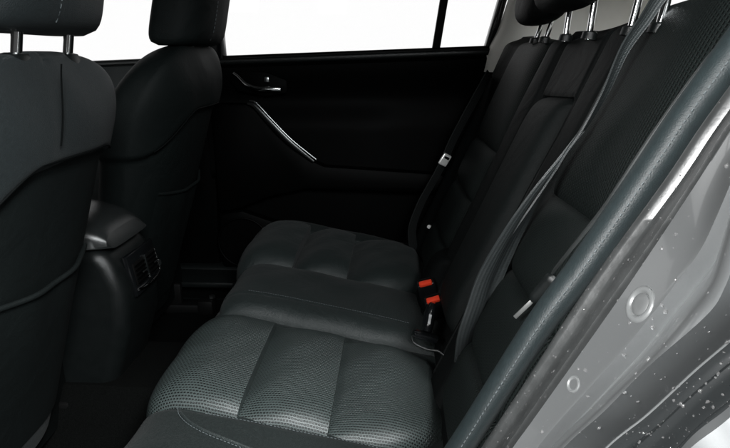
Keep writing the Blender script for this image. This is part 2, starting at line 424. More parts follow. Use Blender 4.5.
for i in range(81):
    p = -1 + 2 * i / 80; rp = []
    for j in range(51):
        q = -1 + 2 * j / 50
        e = ((1 - abs(q) ** 8) ** .5) * ((1 - abs(p) ** 12) ** .5)
        rp.append(back(lerp(.09, .575, .5 + .5 * p), lerp(.992, 1.180, .5 + .5 * q), -.03 + .048 * e + .006 * (1 - q * q)))
    pts.append(rp)
ar.grid(pts); ar.build('folding_armrest', M['arm'], bench)
# small side pads at the foot of the backrest, beside the middle seat
for (r, y, w) in ((.10, 1.255, .045),):
    pd = MB(); pts = []
    for i in range(25):
        p = -1 + 2 * i / 24; rp = []
        for j in range(21):
            q = -1 + 2 * j / 20; e = ((1 - abs(q) ** 4) ** .5) * ((1 - abs(p) ** 4) ** .5)
            rp.append(back(r + p * .075, y + q * w, .0 + .042 * e))
        pts.append(rp)
    pd.grid(pts); pd.build('lower_pad', M['cloth_dark'], bench)
# near outer side bolster, a stitched leather roll along the door opening
BOL = catmull([(-.075, .452, .43), (-.024, .452, .515), (.029, .45, .608), (.067, .45, .68), (.106, .45, .761), (.132, .45, .813), (.162, .45, .864), (.20, .45, .935), (.225, .45, .984), (.248, .45, 1.025), (.264, .45, 1.053), (.295, .455, 1.105)], 120)
bo = MB(); rows = []
VIEW = V((.15, .97, -.1)).normalized()
for i, p in enumerate(BOL):
    t = (BOL[min(i + 1, 119)] - BOL[max(i - 1, 0)]).normalized(); a = (VIEW - t * VIEW.dot(t)).normalized(); b = t.cross(a)
    w = .0115 + .0025 * ss(50, 110, i); row = []
    for k in range(28):
        th = 2 * math.pi * k / 28; cx, sy = math.cos(th), math.sin(th)
        crease = .0022 * math.exp(-((th - math.pi + .12) / .07) ** 2)
        row.append(p + b * (sy * w) + a * (cx * (.017 - crease * .3) + .006))
    rows.append(row)
b0 = bo.grid(rows, closed=True); bo.cap(b0, 28, 0, True); bo.cap(b0, 28, 119)
bolster = bo.build('side_bolster', M['leather'], bench)
st = MB(); pa = []
for i in range(6, 118, 3):
    p = BOL[i]; t = (BOL[min(i + 1, 119)] - BOL[max(i - 1, 0)]).normalized(); a = (VIEW - t * VIEW.dot(t)).normalized(); b = t.cross(a)
    w = .0115 + .0025 * ss(50, 110, i); th = math.pi - .33
    pa.append(p + b * (math.sin(th) * w) + a * (math.cos(th) * .0174 + .006))
stitches(st, pa, .0026, .0022, .0006); st.build('stitching', M['thread_lt'], bolster)
# headrests on pairs of rods
def bench_headrest(y, w, xc, zc, rods, label):
    m = MB(); rows = []; n = 36
    for i in range(25):
        t = -1 + 2 * i / 24; k = (1 - abs(t) ** 3.2) ** (1 / 3.2) if abs(t) < 1 else 0
        row = []
        for j in range(n):
            th = 2 * math.pi * j / n; c, s = math.cos(th), math.sin(th)
            px = math.copysign(abs(c) ** .75, c) * .055 * (.35 + .65 * k); pz = math.copysign(abs(s) ** .75, s) * .085 * (.25 + .75 * k)
            row.append((xc + px + pz * .3, y + t * w / 2, zc + pz))
        rows.append(row)
    b = m.grid(rows, closed=True); m.cap(b, n, 0, True); m.cap(b, n, 24)
    h = m.build('headrest', M['back_cloth'], bench); h['label'] = label
    for ry in rods:
        r = MB(); top = V((xc + .01, ry, zc - .05)); bot = V((.327, ry, 1.055)); r.tube([bot, top], .0055, 12); r.build('rod', M['chrome'], h)
        c = MB(); c.tube([bot + V((0, 0, .0)), bot + V((.002, 0, .011)), bot + V((.002, 0, .014))], [.013, .012, .008], 16); c.build('rod_guide', M['plastic'], h)
bench_headrest(1.375, .20, .340, 1.178, (1.33, 1.42), 'far rear headrest, lowest of the three')
bench_headrest(1.095, .235, .322, 1.188, (1.03, 1.17), 'middle rear headrest on two chrome rods')
bench_headrest(.76, .25, .335, 1.235, (.765, .855), 'near rear headrest raised above its two chrome rods')

# ------------------------------------------------------------------ front seats
def front_seat(yc, label, near):
    zb, zt = .36, (1.035 if near else 1.058); H = zt - zb; SL = .31
    root = thing('front_seat', label, 'car seat', (-.85, yc, .27), 'front seats')
    def org(t): return V((-.452 - SL * (1 - t) * H - .02 * ss(.75, 1, t) ** 2, yc, zb + t * H))
    def hw0(t): return lerp(.190, .236, ss(.30, .82, t))
    def top(t): return max(0., (t - .70) / .30)
    def hw(t): return hw0(t) * max(0., 1 - top(t) ** 3.4) ** .42
    def crest(y):                       # height of the lip above the recessed back
        return .790 - .13 * ss(.06, .22, -y) - .03 * ss(.10, .22, y)
    def rec(t, y): return ss(-.004, .022, crest(y) - t)
    def outline(t, k, n):
        """closed section, rear face flattened"""
        th = 2 * math.pi * k / n; c, s = math.cos(th), math.sin(th)
        u = top(t); y = math.copysign(abs(s) ** .72, s) * hw(t)
        dep = (.045 if c > 0 else .120) * max(0., 1 - u ** 3.0) ** .5
        x = math.copysign(abs(c) ** .62, c) * dep
        x -= .055 * (abs(y) / .24) ** 3 * (1 - u * u)
        return V((x, y, 0))
    m = MB(); n = 140; nt = 150; rows = []
    for i in range(nt + 1):
        t = math.sin(math.pi / 2 * (i / nt) ** .8) if i else 0; t = min(t, .9996); row = []
        for k in range(n):
            p = outline(t, k, n); r = rec(t, p.y)
            c = math.cos(2 * math.pi * k / n)
            p.x -= .014 * r * ss(-.25, .25, c); p.y *= 1 - .055 * r
            if near: p.x -= .0030 * math.exp(-((p.y + .02 + .03 * (1 - t)) / .0026) ** 2) * ss(.0, .02, t - crest(p.y)) * (c > 0)
            q = org(t) + p
            q.x += .0022 * math.sin(q.z * 34 + q.y * 13) * math.sin(q.y * 29)
            row.append(q)
        rows.append(row)
    b = m.grid(rows, closed=True)
    m.cap(b, n, 0, True); m.cap(b, n, len(rows) - 1)
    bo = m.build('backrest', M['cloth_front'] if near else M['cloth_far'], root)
    # lower back panel and map pocket lying on the recessed back
    def rear(t, y, o):
        W = hw(t); s = min(1, abs(y) / W) ** (1 / .72); cc = math.sqrt(max(0, 1 - s * s)); x = cc ** .62 * .045 - .055 * (abs(y) / .24) ** 3
        return org(t) + V((x + o - .014 * rec(t, y), y * (1 - .055 * rec(t, y)), 0))
    pm = MB(); pts = []
    for i in range(61):
        p = i / 60; rp = []
        for j in range(61):
            y = -.202 + .404 * j / 60; t = lerp(.07, crest(y) - .001, p)
            e = (1 - abs(2 * p - 1) ** 30) * (1 - abs(y / .202) ** 14)
            rp.append(rear(t, y, -.003 + .006 * e))
        pts.append(rp)
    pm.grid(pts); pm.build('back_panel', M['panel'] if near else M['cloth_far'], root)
    pk = MB(); pts = []; hem = .50
    for i in range(51):
        p = i / 50; rp = []
        for j in range(61):
            q = -1 + 2 * j / 60; t = lerp(.065, hem + .022 * q * q, p)
            sag = .010 * (1 - q * q) * ss(.2, 1, p)
            rp.append(rear(t, .152 * q, .004 + sag + .0018 * math.sin(q * 9 + p * 4) * p))
        pts.append(rp)
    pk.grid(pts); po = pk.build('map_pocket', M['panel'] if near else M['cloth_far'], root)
    hm = MB(); hm.tube([V(p) + V((.001, 0, 0)) for p in pts[-1]], .0042, 10); hm.build('hem', M['panel'] if near else M['cloth_far'], po)
    if near:
        sm_ = MB(); sl_ = [rear(t_, -.028 - .03 * (1 - t_), .0012) for t_ in [.82 + .012 * k for k in range(14)]]
        sm_.tube(catmull(sl_, 60), .0011, 8); sm_.build('seam', [M['cloth_dark'], M['thread']], bo)
    ed = [rear(crest(-.19 + .38 * k / 60) - .001, -.19 + .38 * k / 60, .001) for k in range(61)]
    pi = MB(); pi.tube(catmull(ed, 140), .0016, 8); pi.build('piping', M['cloth_dark'], bo)
    # seat cushion in front, recliner cover and rails
    sm = MB(); rows = []
    for i in range(21):
        p = i / 20; x = lerp(-.66, -1.12, p); zt_ = .46 + .06 * p - .06 * ss(.85, 1, p)
        row = []
        for k in range(40):
            th = 2 * math.pi * k / 40; c, s = math.cos(th), math.sin(th)
            row.append((x, yc + math.copysign(abs(c) ** .5, c) * .25, zt_ - .07 + math.copysign(abs(s) ** .5, s) * .075 + .03 * (abs(math.cos(th)) ** 4) * (s > 0)))
        rows.append(row)
    b = sm.grid(rows, closed=True); sm.cap(b, 40, 0, True); sm.cap(b, 40, 20); sm.build('seat_cushion', M['cloth_dark'], root)
    for sy in (-.19, .19):
        rl = MB(); rl.box((-.83, yc + sy, .285), (.56, .035, .03), bev=.006); rl.box((-.565, yc + sy, .292), (.05, .05, .05), bev=.01)
        rl.box((-.70, yc + sy, .33), (.12, .018, .07), bev=.006)
        ro = rl.build('seat_rail', M['black_rubber'], root)
        bt = MB(); bt.tube([(-.548, yc + sy, .318), (-.548, yc + sy, .326)], .009, 6); bt.build('bolt', M['satin'], ro)
    # headrest
    hm = MB(); rows = []; n = 48
    zc = 1.175 if near else 1.168; xc = -.452; hwid = .126
    for i in range(33):
        t = -1 + 2 * i / 32; z = zc + t * .118; k = (1 - abs(t) ** 9) ** .33 if abs(t) < 1 else .0
        k = max(k, .30)
        row = []
        for j in range(n):
            th = 2 * math.pi * j / n; c, s = math.cos(th), math.sin(th)
            y = math.copysign(abs(s) ** .6, s) * hwid * (.86 + .14 * k) * (1 - .06 * t); x = math.copysign(abs(c) ** .6, c) * .062 * (.35 + .65 * k)
            x -= .02 * (abs(y) / hwid) ** 2
            x -= .003 * math.exp(-((y + .045) / .0025) ** 2) * (c > 0) 
            row.append((xc + x + t * .118 * .22, yc + y, z - .012 * (abs(y) / hwid < .0)))
        rows.append(row)
    b = hm.grid(rows, closed=True); hm.cap(b, n, 0, True); hm.cap(b, n, 32)
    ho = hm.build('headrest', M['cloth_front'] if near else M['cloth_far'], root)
    st = MB(); pa = [(xc + .0625 * (.35 + .65 * max((1 - abs(t) ** 9) ** .33, .3)) + t * .118 * .22 - .003, yc - .041, zc + t * .118) for t in [-.9 + .18 * k for k in range(11)]]
    stitches(st, pa, .005, .004, .0009); st.build('stitching', M['thread_lt'], ho)
    for sy in (-.056, .060):
        r = MB(); r.tube([(xc - .024, yc + sy, zt - .03), (xc + .0, yc + sy, zc - .06)], .0068, 14); r.build('rod', M['chrome'], ho)
        c = MB()
        c.tube([(xc - .022, yc + sy, zt - .022), (xc - .022, yc + sy, zt - .008), (xc - .022, yc + sy, zt - .004), (xc - .022, yc + sy, zt - .002)], [.022, .022, .019, .011], 32, sx=.75, sy=1.15, up=(1, 0, 0)); c.build('rod_guide', M['plastic'], ho)
    return root
front_seat(.770, 'charcoal front seat nearest the open door, with its headrest raised on two rods', True)
front_seat(1.385, 'black front seat beside the far doors, beyond the centre console', False)

# ------------------------------------------------------------------ centre console
con = thing('center_console', 'black centre console with armrest lid and rear air vents between the front seats', 'console', (-.75, 1.09, .27))
CY0, CY1 = .985, 1.165
cbm = MB()
side = [(-.534, .645), (-.515, .59), (-.522, .50), (-.555, .40), (-.60, .30), (-.66, .255), (-1.35, .255), (-1.35, .65), (-.554, .678)]
cbm.prism([(x, z) for x, z in side], lambda u, v, w: (u, CY0 + w, v), CY1 - CY0, bev=.028, seg=6)
cbm.build('console_body', M['plastic'], con)
lid = MB(); rows = []
for i in range(31):
    p = 1 - (1 - i / 30) ** 1.6; x = lerp(-.95, -.543, p); endk = max(0, (p - .62) / .38)
    bot = .680; top = bot + .066 * math.sqrt(1 - .90 * endk ** 2.2); row = []
    for k in range(40):
        th = 2 * math.pi * k / 40; c, s = math.cos(th), math.sin(th)
        y = 1.075 + math.copysign(abs(c) ** .7, c) * .098 * (1 - .22 * endk ** 4); z = bot + (top - bot) * abs(s) ** .55 if s > 0 else bot - .006 * abs(s) ** .5
        row.append((x + (.012 * endk if s < 0 else 0), y, z))
    rows.append(row)
b = lid.grid(rows, closed=True); lid.cap(b, 40, 0, True); lid.cap(b, 40, 30)
lido = lid.build('armrest_lid', M['lid'], con)
# rear vent panel on the slanted back face
def vp(u, v, w):       # u across (y), v down the face, w outwards
    u *= .70; v = v * .70 + .020; a = V((-.533, 1.085, .660)); d = V((.013, 0, -.085)).normalized(); n = V((.985, 0, .17))
    return a + V((0, u, 0)) + d * v + n * w
pl = MB(); pl.prism([(-.088, -.012), (.088, -.012), (.084, .112), (-.084, .112)], vp, .011, bev=.004); plo = pl.build('vent_panel', M['gloss'], con)
for sgn in (-1, 1):
    u0 = sgn * .040
    vo = MB(); vo.prism([(u0 - .034, .016), (u0 + .034, .016), (u0 + .034, .082), (u0 - .034, .082)], lambda u, v, w: vp(u, v, .011 + w), .0035, bev=.0015)
    v_ = vo.build('air_vent', M['black_rubber'], plo)
    sl = MB()
    for k in range(5):
        vv = .024 + .0125 * k
        sl.prism([(u0 - .030, vv), (u0 + .030, vv), (u0 + .030, vv + .0035), (u0 - .030, vv + .0035)], lambda u, v, w: vp(u, v, .0146 + w), .004, bev=.001)
    sl.prism([(u0 - .006, .044), (u0 + .008, .044), (u0 + .008, .056), (u0 - .006, .056)], lambda u, v, w: vp(u, v, .0188 + w), .004, bev=.001)
    so = sl.build('vent_slats', M['plastic_dk'], plo)
    kn = MB(); kn.prism([(u0 - .014, .0475), (u0 + .010, .0475), (u0 + .010, .050), (u0 - .014, .050)], lambda u, v, w: vp(u, v, .0235 + w), .002); kn.build('vent_tab', M['satin'], plo)
dv = MB(); dv.prism([(-.0035, .012), (.0035, .012), (.0035, .085), (-.0035, .085)], lambda u, v, w: vp(u, v, .0108 + w), .007, bev=.0015); dv.build('vent_divider', M['plastic'], plo)
wl = MB(); wl.tube([vp(.0745, .066, .012), vp(.0745, .066, .019)], .0065, 16); wl.build('thumbwheel', M['satin'], plo)
ch = MB(); ch.tube(catmull([vp(-.074, .094, .0125), vp(-.03, .100, .014), (vp(.03, .100, .014)), vp(.070, .094, .0135), vp(.080, .080, .0125), vp(.081, .02, .0115)], 40), .0026, 8); ch.build('chrome_trim', M['chrome'], plo)

# ------------------------------------------------------------------ far doors
body = thing('car', 'wet grey car body framing the open rear doorway, with its far doors shut', 'car', (0, 1.06, 0))
def part_root(name, label, loc):
    o = bpy.data.objects.new(name, None); COL.objects.link(o); o.location = loc; o.empty_display_size = .05; o['label'] = label
    bpy.context.view_layer.update(); o.parent = body; o.matrix_parent_inverse = body.matrix_world.inverted(); bpy.context.view_layer.update(); return o
def plate(mb, outline, y, depth, bev=.006, mi=0): mb.prism(outline, lambda u, v, w: (u, y - w, v), depth, bev=bev, mi=mi)
BELT = lambda x: 1.045 + .036 * x
door = part_root('door', 'black trimmed far rear door, closed, with chrome lever and slanted pull handle', (-.1, 1.86, .27))
d = MB(); rows = []
for i in range(61):
    x = lerp(-.60, .42, i / 60); row = []
    for j in range(61):
        q = j / 60; z = lerp(.30, BELT(x) - .012, q)
        y = 1.845 - .025 * ss(.80, .97, q) + .03 * ss(.97, 1.0, q)
        y -= .03 * ss(.60, .66, z) * (1 - ss(.80, .90, z)) * (1 - ss(-.1, .1, x) * .6)          # padded arm area
        row.append((x, y, z))
    rows.append(row)
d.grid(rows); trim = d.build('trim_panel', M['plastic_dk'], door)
s_ = MB(); s_.tube([(-.56, 1.835, BELT(-.56) - .006), (0, 1.835, BELT(0) - .006), (.40, 1.835, BELT(.40) - .006)], .008, 10); s_.build('window_seal', M['black_rubber'], door)
cap = MB(); cap.tube([(-.56, 1.822, BELT(-.56) - .016), (0, 1.822, BELT(0) - .016), (.36, 1.822, BELT(.36) - .016)], .010, 12, sy=.6); cap.build('belt_moulding', M['plastic'], door)
# armrest with the slanted grab handle
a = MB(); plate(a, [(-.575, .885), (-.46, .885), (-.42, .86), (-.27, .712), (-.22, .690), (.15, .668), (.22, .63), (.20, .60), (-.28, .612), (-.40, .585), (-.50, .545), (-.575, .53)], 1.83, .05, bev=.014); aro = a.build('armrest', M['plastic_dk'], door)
hd = MB(); rows = []
hp = catmull([(-.455, 1.775, .886), (-.432, 1.768, .879), (-.386, 1.765, .830), (-.326, 1.765, .768), (-.252, 1.77, .706)], 40)
hd.tube(hp, [.0035 + .006 * math.sin(math.pi * min(1, (k + 2) / 42)) for k in range(40)], 12, sx=1.2, sy=.7); ph = hd.build('pull_handle', M['satin_dk'], door)
e = MB(); e.tube([p + V((.009, -.008, .009)) for p in hp], .0026, 8);  e.build('chrome_edge', M['satin'], door)
# inner release lever in its bowl
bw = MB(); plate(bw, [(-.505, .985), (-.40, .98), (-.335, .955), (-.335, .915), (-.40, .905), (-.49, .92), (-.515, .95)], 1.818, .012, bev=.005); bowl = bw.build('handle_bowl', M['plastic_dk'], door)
lv = MB(); lv.tube(catmull([(-.500, 1.80, .976), (-.484, 1.792, .966), (-.457, 1.782, .943), (-.423, 1.778, .930), (-.385, 1.778, .929), (-.352, 1.784, .928)], 40), [.0035 + .0045 * ss(0, 30, k) for k in range(40)], 12, sx=1., sy=.8); lv.build('release_lever', M['chrome'], door)
lk = MB(); lk.box((-.395, 1.795, .957), (.016, .01, .018), bev=.004); lk.build('lock_button', M['satin'], door)
# lower pocket and speaker
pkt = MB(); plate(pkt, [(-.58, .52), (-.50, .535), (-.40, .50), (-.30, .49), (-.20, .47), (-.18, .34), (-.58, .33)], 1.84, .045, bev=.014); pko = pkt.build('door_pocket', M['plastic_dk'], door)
spk = MB()
spk.tube([(-.50 + .085 * math.cos(2 * math.pi * k / 40), 1.792, .425 + .085 * math.sin(2 * math.pi * k / 40)) for k in range(41)], .0035, 8, caps=False)
spk.tube([(-.50, 1.795, .425), (-.50, 1.7915, .425)], .08, 40); spk.build('speaker_grille', M['plastic_dk'], door)
# window: divider bar, frame, panes
wf = MB()
wf.prism([(-.59, 1.00), (-.535, 1.00), (-.545, 1.45), (-.60, 1.45)], lambda u, v, w: (u, 1.87 - w, v), .05, bev=.006)
wf.prism([(.272, 1.045), (.300, 1.045), (.335, 1.20), (.37, 1.45), (.345, 1.45), (.31, 1.20)], lambda u, v, w: (u, 1.87 - w, v), .04, bev=.005)
wf.prism([(-.60, 1.42), (.38, 1.42), (.38, 1.46), (-.60, 1.46)], lambda u, v, w: (u, 1.868 - w, v), .045, bev=.005)
wfo = wf.build('window_frame', M['gloss'], door)
dvb = MB(); dvb.prism([(.113, 1.04), (.137, 1.04), (.190, 1.43), (.166, 1.43)], lambda u, v, w: (u, 1.862 - w, v), .03, bev=.004); dvb.build('window_divider', M['black_rubber'], door)
for x0, x1, t0, t1 in ((-.54, .116, -.55, .17), (.134, .285, .187, .35)):
    gl = MB(); gl.grid([[(x0, 1.853, 1.03), (x1, 1.853, 1.03)], [(t0, 1.853, 1.43), (t1, 1.853, 1.43)]]); gl.build('window_pane', M['glass'], door, smooth=False)

fd = part_root('door', 'grey far front door glimpsed between the two front seats', (-1.1, 1.86, .27))
d = MB(); d.prism([(-1.75, .30), (-.83, .30), (-.81, .80), (-.67, .86), (-.66, 1.006), (-1.75, .962)], lambda u, v, w: (u, 1.88 - w, v), .06, bev=.01); d.build('trim_panel', M['sill_grey'], fd)
d = MB(); d.tube([(-1.75, 1.825, .972), (-.66, 1.825, 1.014)], .010, 10); d.build('window_seal', M['satin'], fd)
d = MB(); plate(d, [(-1.6, .80), (-.75, .84), (-.72, .80), (-1.6, .74)], 1.822, .05, bev=.01); d.build('armrest', M['plastic'], fd)
gl = MB(); gl.grid([[(-1.75, 1.853, .95), (-.66, 1.853, 1.0)], [(-1.55, 1.853, 1.43), (-.66, 1.853, 1.43)]]); gl.build('window_pane', M['glass'], fd, smooth=False)

# ------------------------------------------------------------------ car body
SEAL_IN = [(.01, .385, .59), (.04, .385, .659), (.075, .385, .732), (.109, .385, .801), (.127, .385, .843), (.15, .385, .887), (.183, .385, .948), (.202, .385, .986), (.217, .385, 1.013), (.238, .385, 1.048), (.265, .385, 1.10)]
SEAL_RIDGE = [(.012, .365, .61), (.044, .365, .679), (.077, .365, .747), (.108, .365, .81), (.128, .365, .85), (.149, .365, .893), (.181, .365, .951), (.197, .365, .984), (.212, .365, 1.012), (.231, .365, 1.047), (.258, .365, 1.10)]
SEAL_OUT = [(.017, .345, .632), (.05, .345, .699), (.082, .345, .763), (.095, .345, .789), (.137, .345, .871), (.156, .345, .907), (.18, .345, .958), (.194, .345, .991), (.208, .345, 1.017), (.224, .345, 1.046), (.251, .345, 1.10)]
JAMB_A = [(.018, .332, .644), (.053, .332, .711), (.083, .332, .773), (.096, .332, .798), (.136, .332, .877), (.153, .332, .912), (.176, .332, .961), (.19, .332, .992), (.203, .332, 1.018), (.218, .332, 1.045), (.245, .332, 1.10)]
JAMB_B = [(.038, .325, .66), (.074, .318, .726), (.1, .31, .788), (.12, .3, .828), (.136, .29, .861), (.151, .28, .899), (.157, .272, .921), (.158, .268, .94), (.157, .262, .966), (.157, .255, 1.003), (.160, .25, 1.06)]
JAMB_C = [(.04, .30, .69), (.075, .29, .757), (.1, .285, .809), (.117, .275, .843), (.131, .265, .876), (.15, .255, .911), (.153, .25, .928), (.153, .247, .944), (.152, .243, .971), (.154, .24, 1.005), (.158, .235, 1.06)]
ARCH_A = [(.046, .31, .68), (.079, .30, .744), (.108, .297, .799), (.126, .287, .833), (.142, .277, .868), (.16, .267, .903), (.164, .262, .921), (.165, .26, .94), (.164, .255, .968), (.164, .25, 1.004), (.168, .245, 1.06)]
ARCH_B = [(.10, .24, .74), (.125, .235, .809), (.138, .23, .855), (.151, .225, .879), (.164, .22, .903), (.174, .21, .931), (.179, .21, .944), (.19, .205, 1.0)]
NB = 160
def off(c, dx=0, dy=0, dz=0): return [p + V((dx, dy, dz)) for p in c]
cin, crd, cot = (catmull(c, NB) for c in (SEAL_IN, SEAL_RIDGE, SEAL_OUT))
cja, cjb, cjc, caa, cab = (catmull(c, NB) for c in (JAMB_A, JAMB_B, JAMB_C, ARCH_A, ARCH_B))
def surf(curves, mid=6):
    """smooth surface through a list of long curves"""
    return [catmull([c[i] for c in curves], (len(curves) - 1) * mid + 1) for i in range(NB)]
# weatherstrip: bright outer roll, groove, flat web
w = MB(); rows = []
for a, r_, c in zip(cin, crd, cot):
    row = [a + V((.03, .02, 0)), a + V((.008, .008, 0)), a + V((.004, .003, 0)), a.lerp(r_, .25) + V((-.001, 0, .001))]
    for q in range(1, 8):
        th = math.pi * q / 8; row.append(a.lerp(r_, .25 + .70 * (q / 8)) + V((-.001 - .0042 * math.sin(th), 0, .001)))
    row += [r_ + V((.0012, 0, 0)), r_.lerp(c, .15) + V((.0022, 0, 0)), r_.lerp(c, .4) + V((.0012, 0, 0)), r_.lerp(c, .62) + V((.0012, 0, 0)), r_.lerp(c, .82) + V((.0018, .0005, 0)), r_.lerp(c, .86) + V((.004, .0005, 0)), r_.lerp(c, .86) + V((.020, .001, 0))]
    rows.append(row)
w.grid(rows)
w.build('weatherstrip', M['rubber'], body)
gp = MB(); gp.grid([[a + V((.016, .004, 0)), b + V((.014, 0, 0))] for a, b in zip(cot, cja)]); gp.build('shut_line_gap', M['black_rubber'], body)
# painted jamb: flat inner facet, outer facet sunk to stand in for a reflection, rolled flange
mid = [a.lerp(b, .52) for a, b in zip(cja, cjb)]
j = MB(); rows = []
for i in range(NB):
    wd = (cjb[i] - cja[i]).length; k = ss(.004, .03, wd)
    a, b, c2 = cja[i], cjb[i], cjc[i]
    r = [a + V((.016, .001, 0)), a + V((.003, .0005, 0)), a + V((.0005, -.001, 0))]
    for q in [n / 40 for n in range(1, 41)]:
        r.append(a.lerp(b, q) + V((.010 * k * ss(.67, .735, q) * (1 - max(0, (q - .735) / .265)), 0, 0)))
    r.append(b + V((-.001, -.002, 0)))
    for q in (.15, .3, .45, .6, .75, .9, 1.0):
        r.append(b.lerp(c2, q) + V((-.0035 * math.sin(math.pi * q), -.0035 * math.sin(math.pi * q), 0)))
    r += [c2.lerp(caa[i], .15) + V((.0025, 0, 0)), c2.lerp(caa[i], .4) + V((.008, 0, 0)), c2.lerp(caa[i], .7) + V((.015, 0, 0)), caa[i] + V((.022, .001, 0))]
    rows.append(r)
j.grid(rows); jamb = j.build('door_jamb', M['paint'], body)
# ribbed panel below the flange, dark reflection put into its colour, and the bright lip at its far edge
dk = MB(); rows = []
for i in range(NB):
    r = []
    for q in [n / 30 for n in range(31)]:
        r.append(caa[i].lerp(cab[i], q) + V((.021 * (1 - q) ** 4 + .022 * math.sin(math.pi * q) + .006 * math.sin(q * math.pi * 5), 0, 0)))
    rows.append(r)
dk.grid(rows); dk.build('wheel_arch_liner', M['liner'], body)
lp = MB(); lp.grid([[c + V((-.001, .002, 0)), c + V((-.005, -.004, -.003)), c + V((-.001, -.012, -.01)), c + V((.015, -.05, -.05)), c + V((.06, -.09, -.20)), c + V((.07, -.09, -.60))] for c in cab]); lp.build('fender_lip', M['paint'], body)
# round rubber stop and a small drain plug, seated on the jamb
def disc(name, c, jn, rad, prof_, mats, parent):
    c = V(c); jn = V(jn).normalized(); a = V((0, 0, 1)); u = (a - jn * a.dot(jn)).normalized(); v = jn.cross(u); m = MB()
    rows = [[c + jn * h + u * (math.cos(2 * math.pi * k / 40) * rad * rr) + v * (math.sin(2 * math.pi * k / 40) * rad * rr) for k in range(40)] for rr, h in prof_]
    b = m.grid(rows, closed=True); m.cap(b, 40, len(rows) - 1); return m.build(name, mats, parent)
SP, SN = (.1449, .3128, .8905), (-.911, -.12, .397)
stop = disc('rubber_stop', SP, SN, .0098, [(1.25, -.003), (1.15, .0001), (1.04, .0008), (.92, .0010), (.82, .0006), (.74, -.0002), (.70, -.0006)], M['plug'], body)
disc('stop_face', SP, SN, .0098, [(.72, -.001), (.70, -.0002), (.62, .0003), (.3, .0005)], M['plug_dk'], stop)
disc('drain_plug', (.1155, .3216, .8306), (-.871, -.244, .426), .0052, [(1.15, -.001), (1., .0006), (.85, .0007), (.7, .0), (.5, -.0002)], M['plug'], body)
# far pillars, roof, sills
p = MB(); p.prism([(-.85, .28), (-.60, .28), (-.575, 1.00), (-.60, 1.46), (-.70, 1.46), (-.68, .90), (-.83, .82)], lambda u, v, w_: (u, 1.90 - w_, v), .075, bev=.012); p.build('center_pillar', M['plastic_dk'], body)
p = MB(); pts = []
CP0 = catmull([(.285, 1.80, .98), (.296, 1.80, 1.045), (.322, 1.80, 1.105), (.342, 1.79, 1.18), (.375, 1.76, 1.32), (.41, 1.70, 1.45)], 40)
CP1 = catmull([(.40, 1.745, .98), (.43, 1.745, 1.05), (.46, 1.74, 1.12), (.50, 1.73, 1.20), (.56, 1.70, 1.32), (.62, 1.62, 1.45)], 40)
CP2 = catmull([(.66, 1.70, .98), (.68, 1.70, 1.05), (.70, 1.69, 1.12), (.73, 1.66, 1.20), (.77, 1.62, 1.32), (.80, 1.55, 1.45)], 40)
p.grid([catmull([a + V((-.012, .030, 0)), a, a.lerp(b, .5) + V((0, -.012, 0)), b, c3], 25) for a, b, c3 in zip(CP0, CP1, CP2)]); p.build('rear_pillar_trim', M['trim_grey'], body)
sh = MB(); sh.prism([(.36, .35), (.95, .35), (.95, 1.78), (.36, 1.78)], lambda u, v, w_: (u, v, 1.02 + w_), .025, bev=.008); sh.build('parcel_shelf', M['trim_grey'], body)
rf = MB(); rows = []
for i in range(41):
    x = lerp(-1.75, 1.1, i / 40); row = []
    for j_ in range(31):
        q = -1 + 2 * j_ / 30; row.append((x, 1.06 + q * .66, 1.50 - .07 * abs(q) ** 3 - .06 * ((x + .3) / 1.4) ** 2 * 1))
    rows.append(row)
rf.grid(rows); rf.build('headliner', M['headliner'], body)
rf2 = MB(); rf2.grid([[(a[0], 1.06 + (a[1] - 1.06) * 1.06, a[2] + .03) for a in r] for r in rows]); rf2.build('roof_panel', M['paint'], body)
for yy_ in (.375, 1.745):
    rl = MB(); rl.tube([(-1.7, yy_, 1.38), (-.9, yy_, 1.43), (-.3, yy_, 1.44), (.5, yy_, 1.41), (1.1, yy_, 1.33)], .035, 14); rl.build('roof_rail', M['paint'], body)
sl = MB(); sl.prism([(.22, .16), (.22, .30), (.26, .335), (.38, .335), (.40, .30), (.40, .16)], lambda u, v, w_: (-1.7 + w_, u, v), 1.72, bev=.01); sl.build('door_sill', M['paint'], body)
sl = MB(); sl.prism([(1.78, .16), (1.78, .30), (1.80, .335), (1.90, .335), (1.94, .30), (1.94, .16)], lambda u, v, w_: (-1.7 + w_, u, v), 2.3, bev=.01); sl.build('door_sill', M['plastic'], body)
ks = MB(); ks.prism([(-.86, 1.69), (-.52, 1.69), (-.47, 1.735), (-.47, 1.80), (-.86, 1.80)], lambda u, v, w_: (u, v, .30 + w_ + .05 * (v - 1.69)), .02, bev=.007); ks.build('scuff_plate', M['plastic'], body)

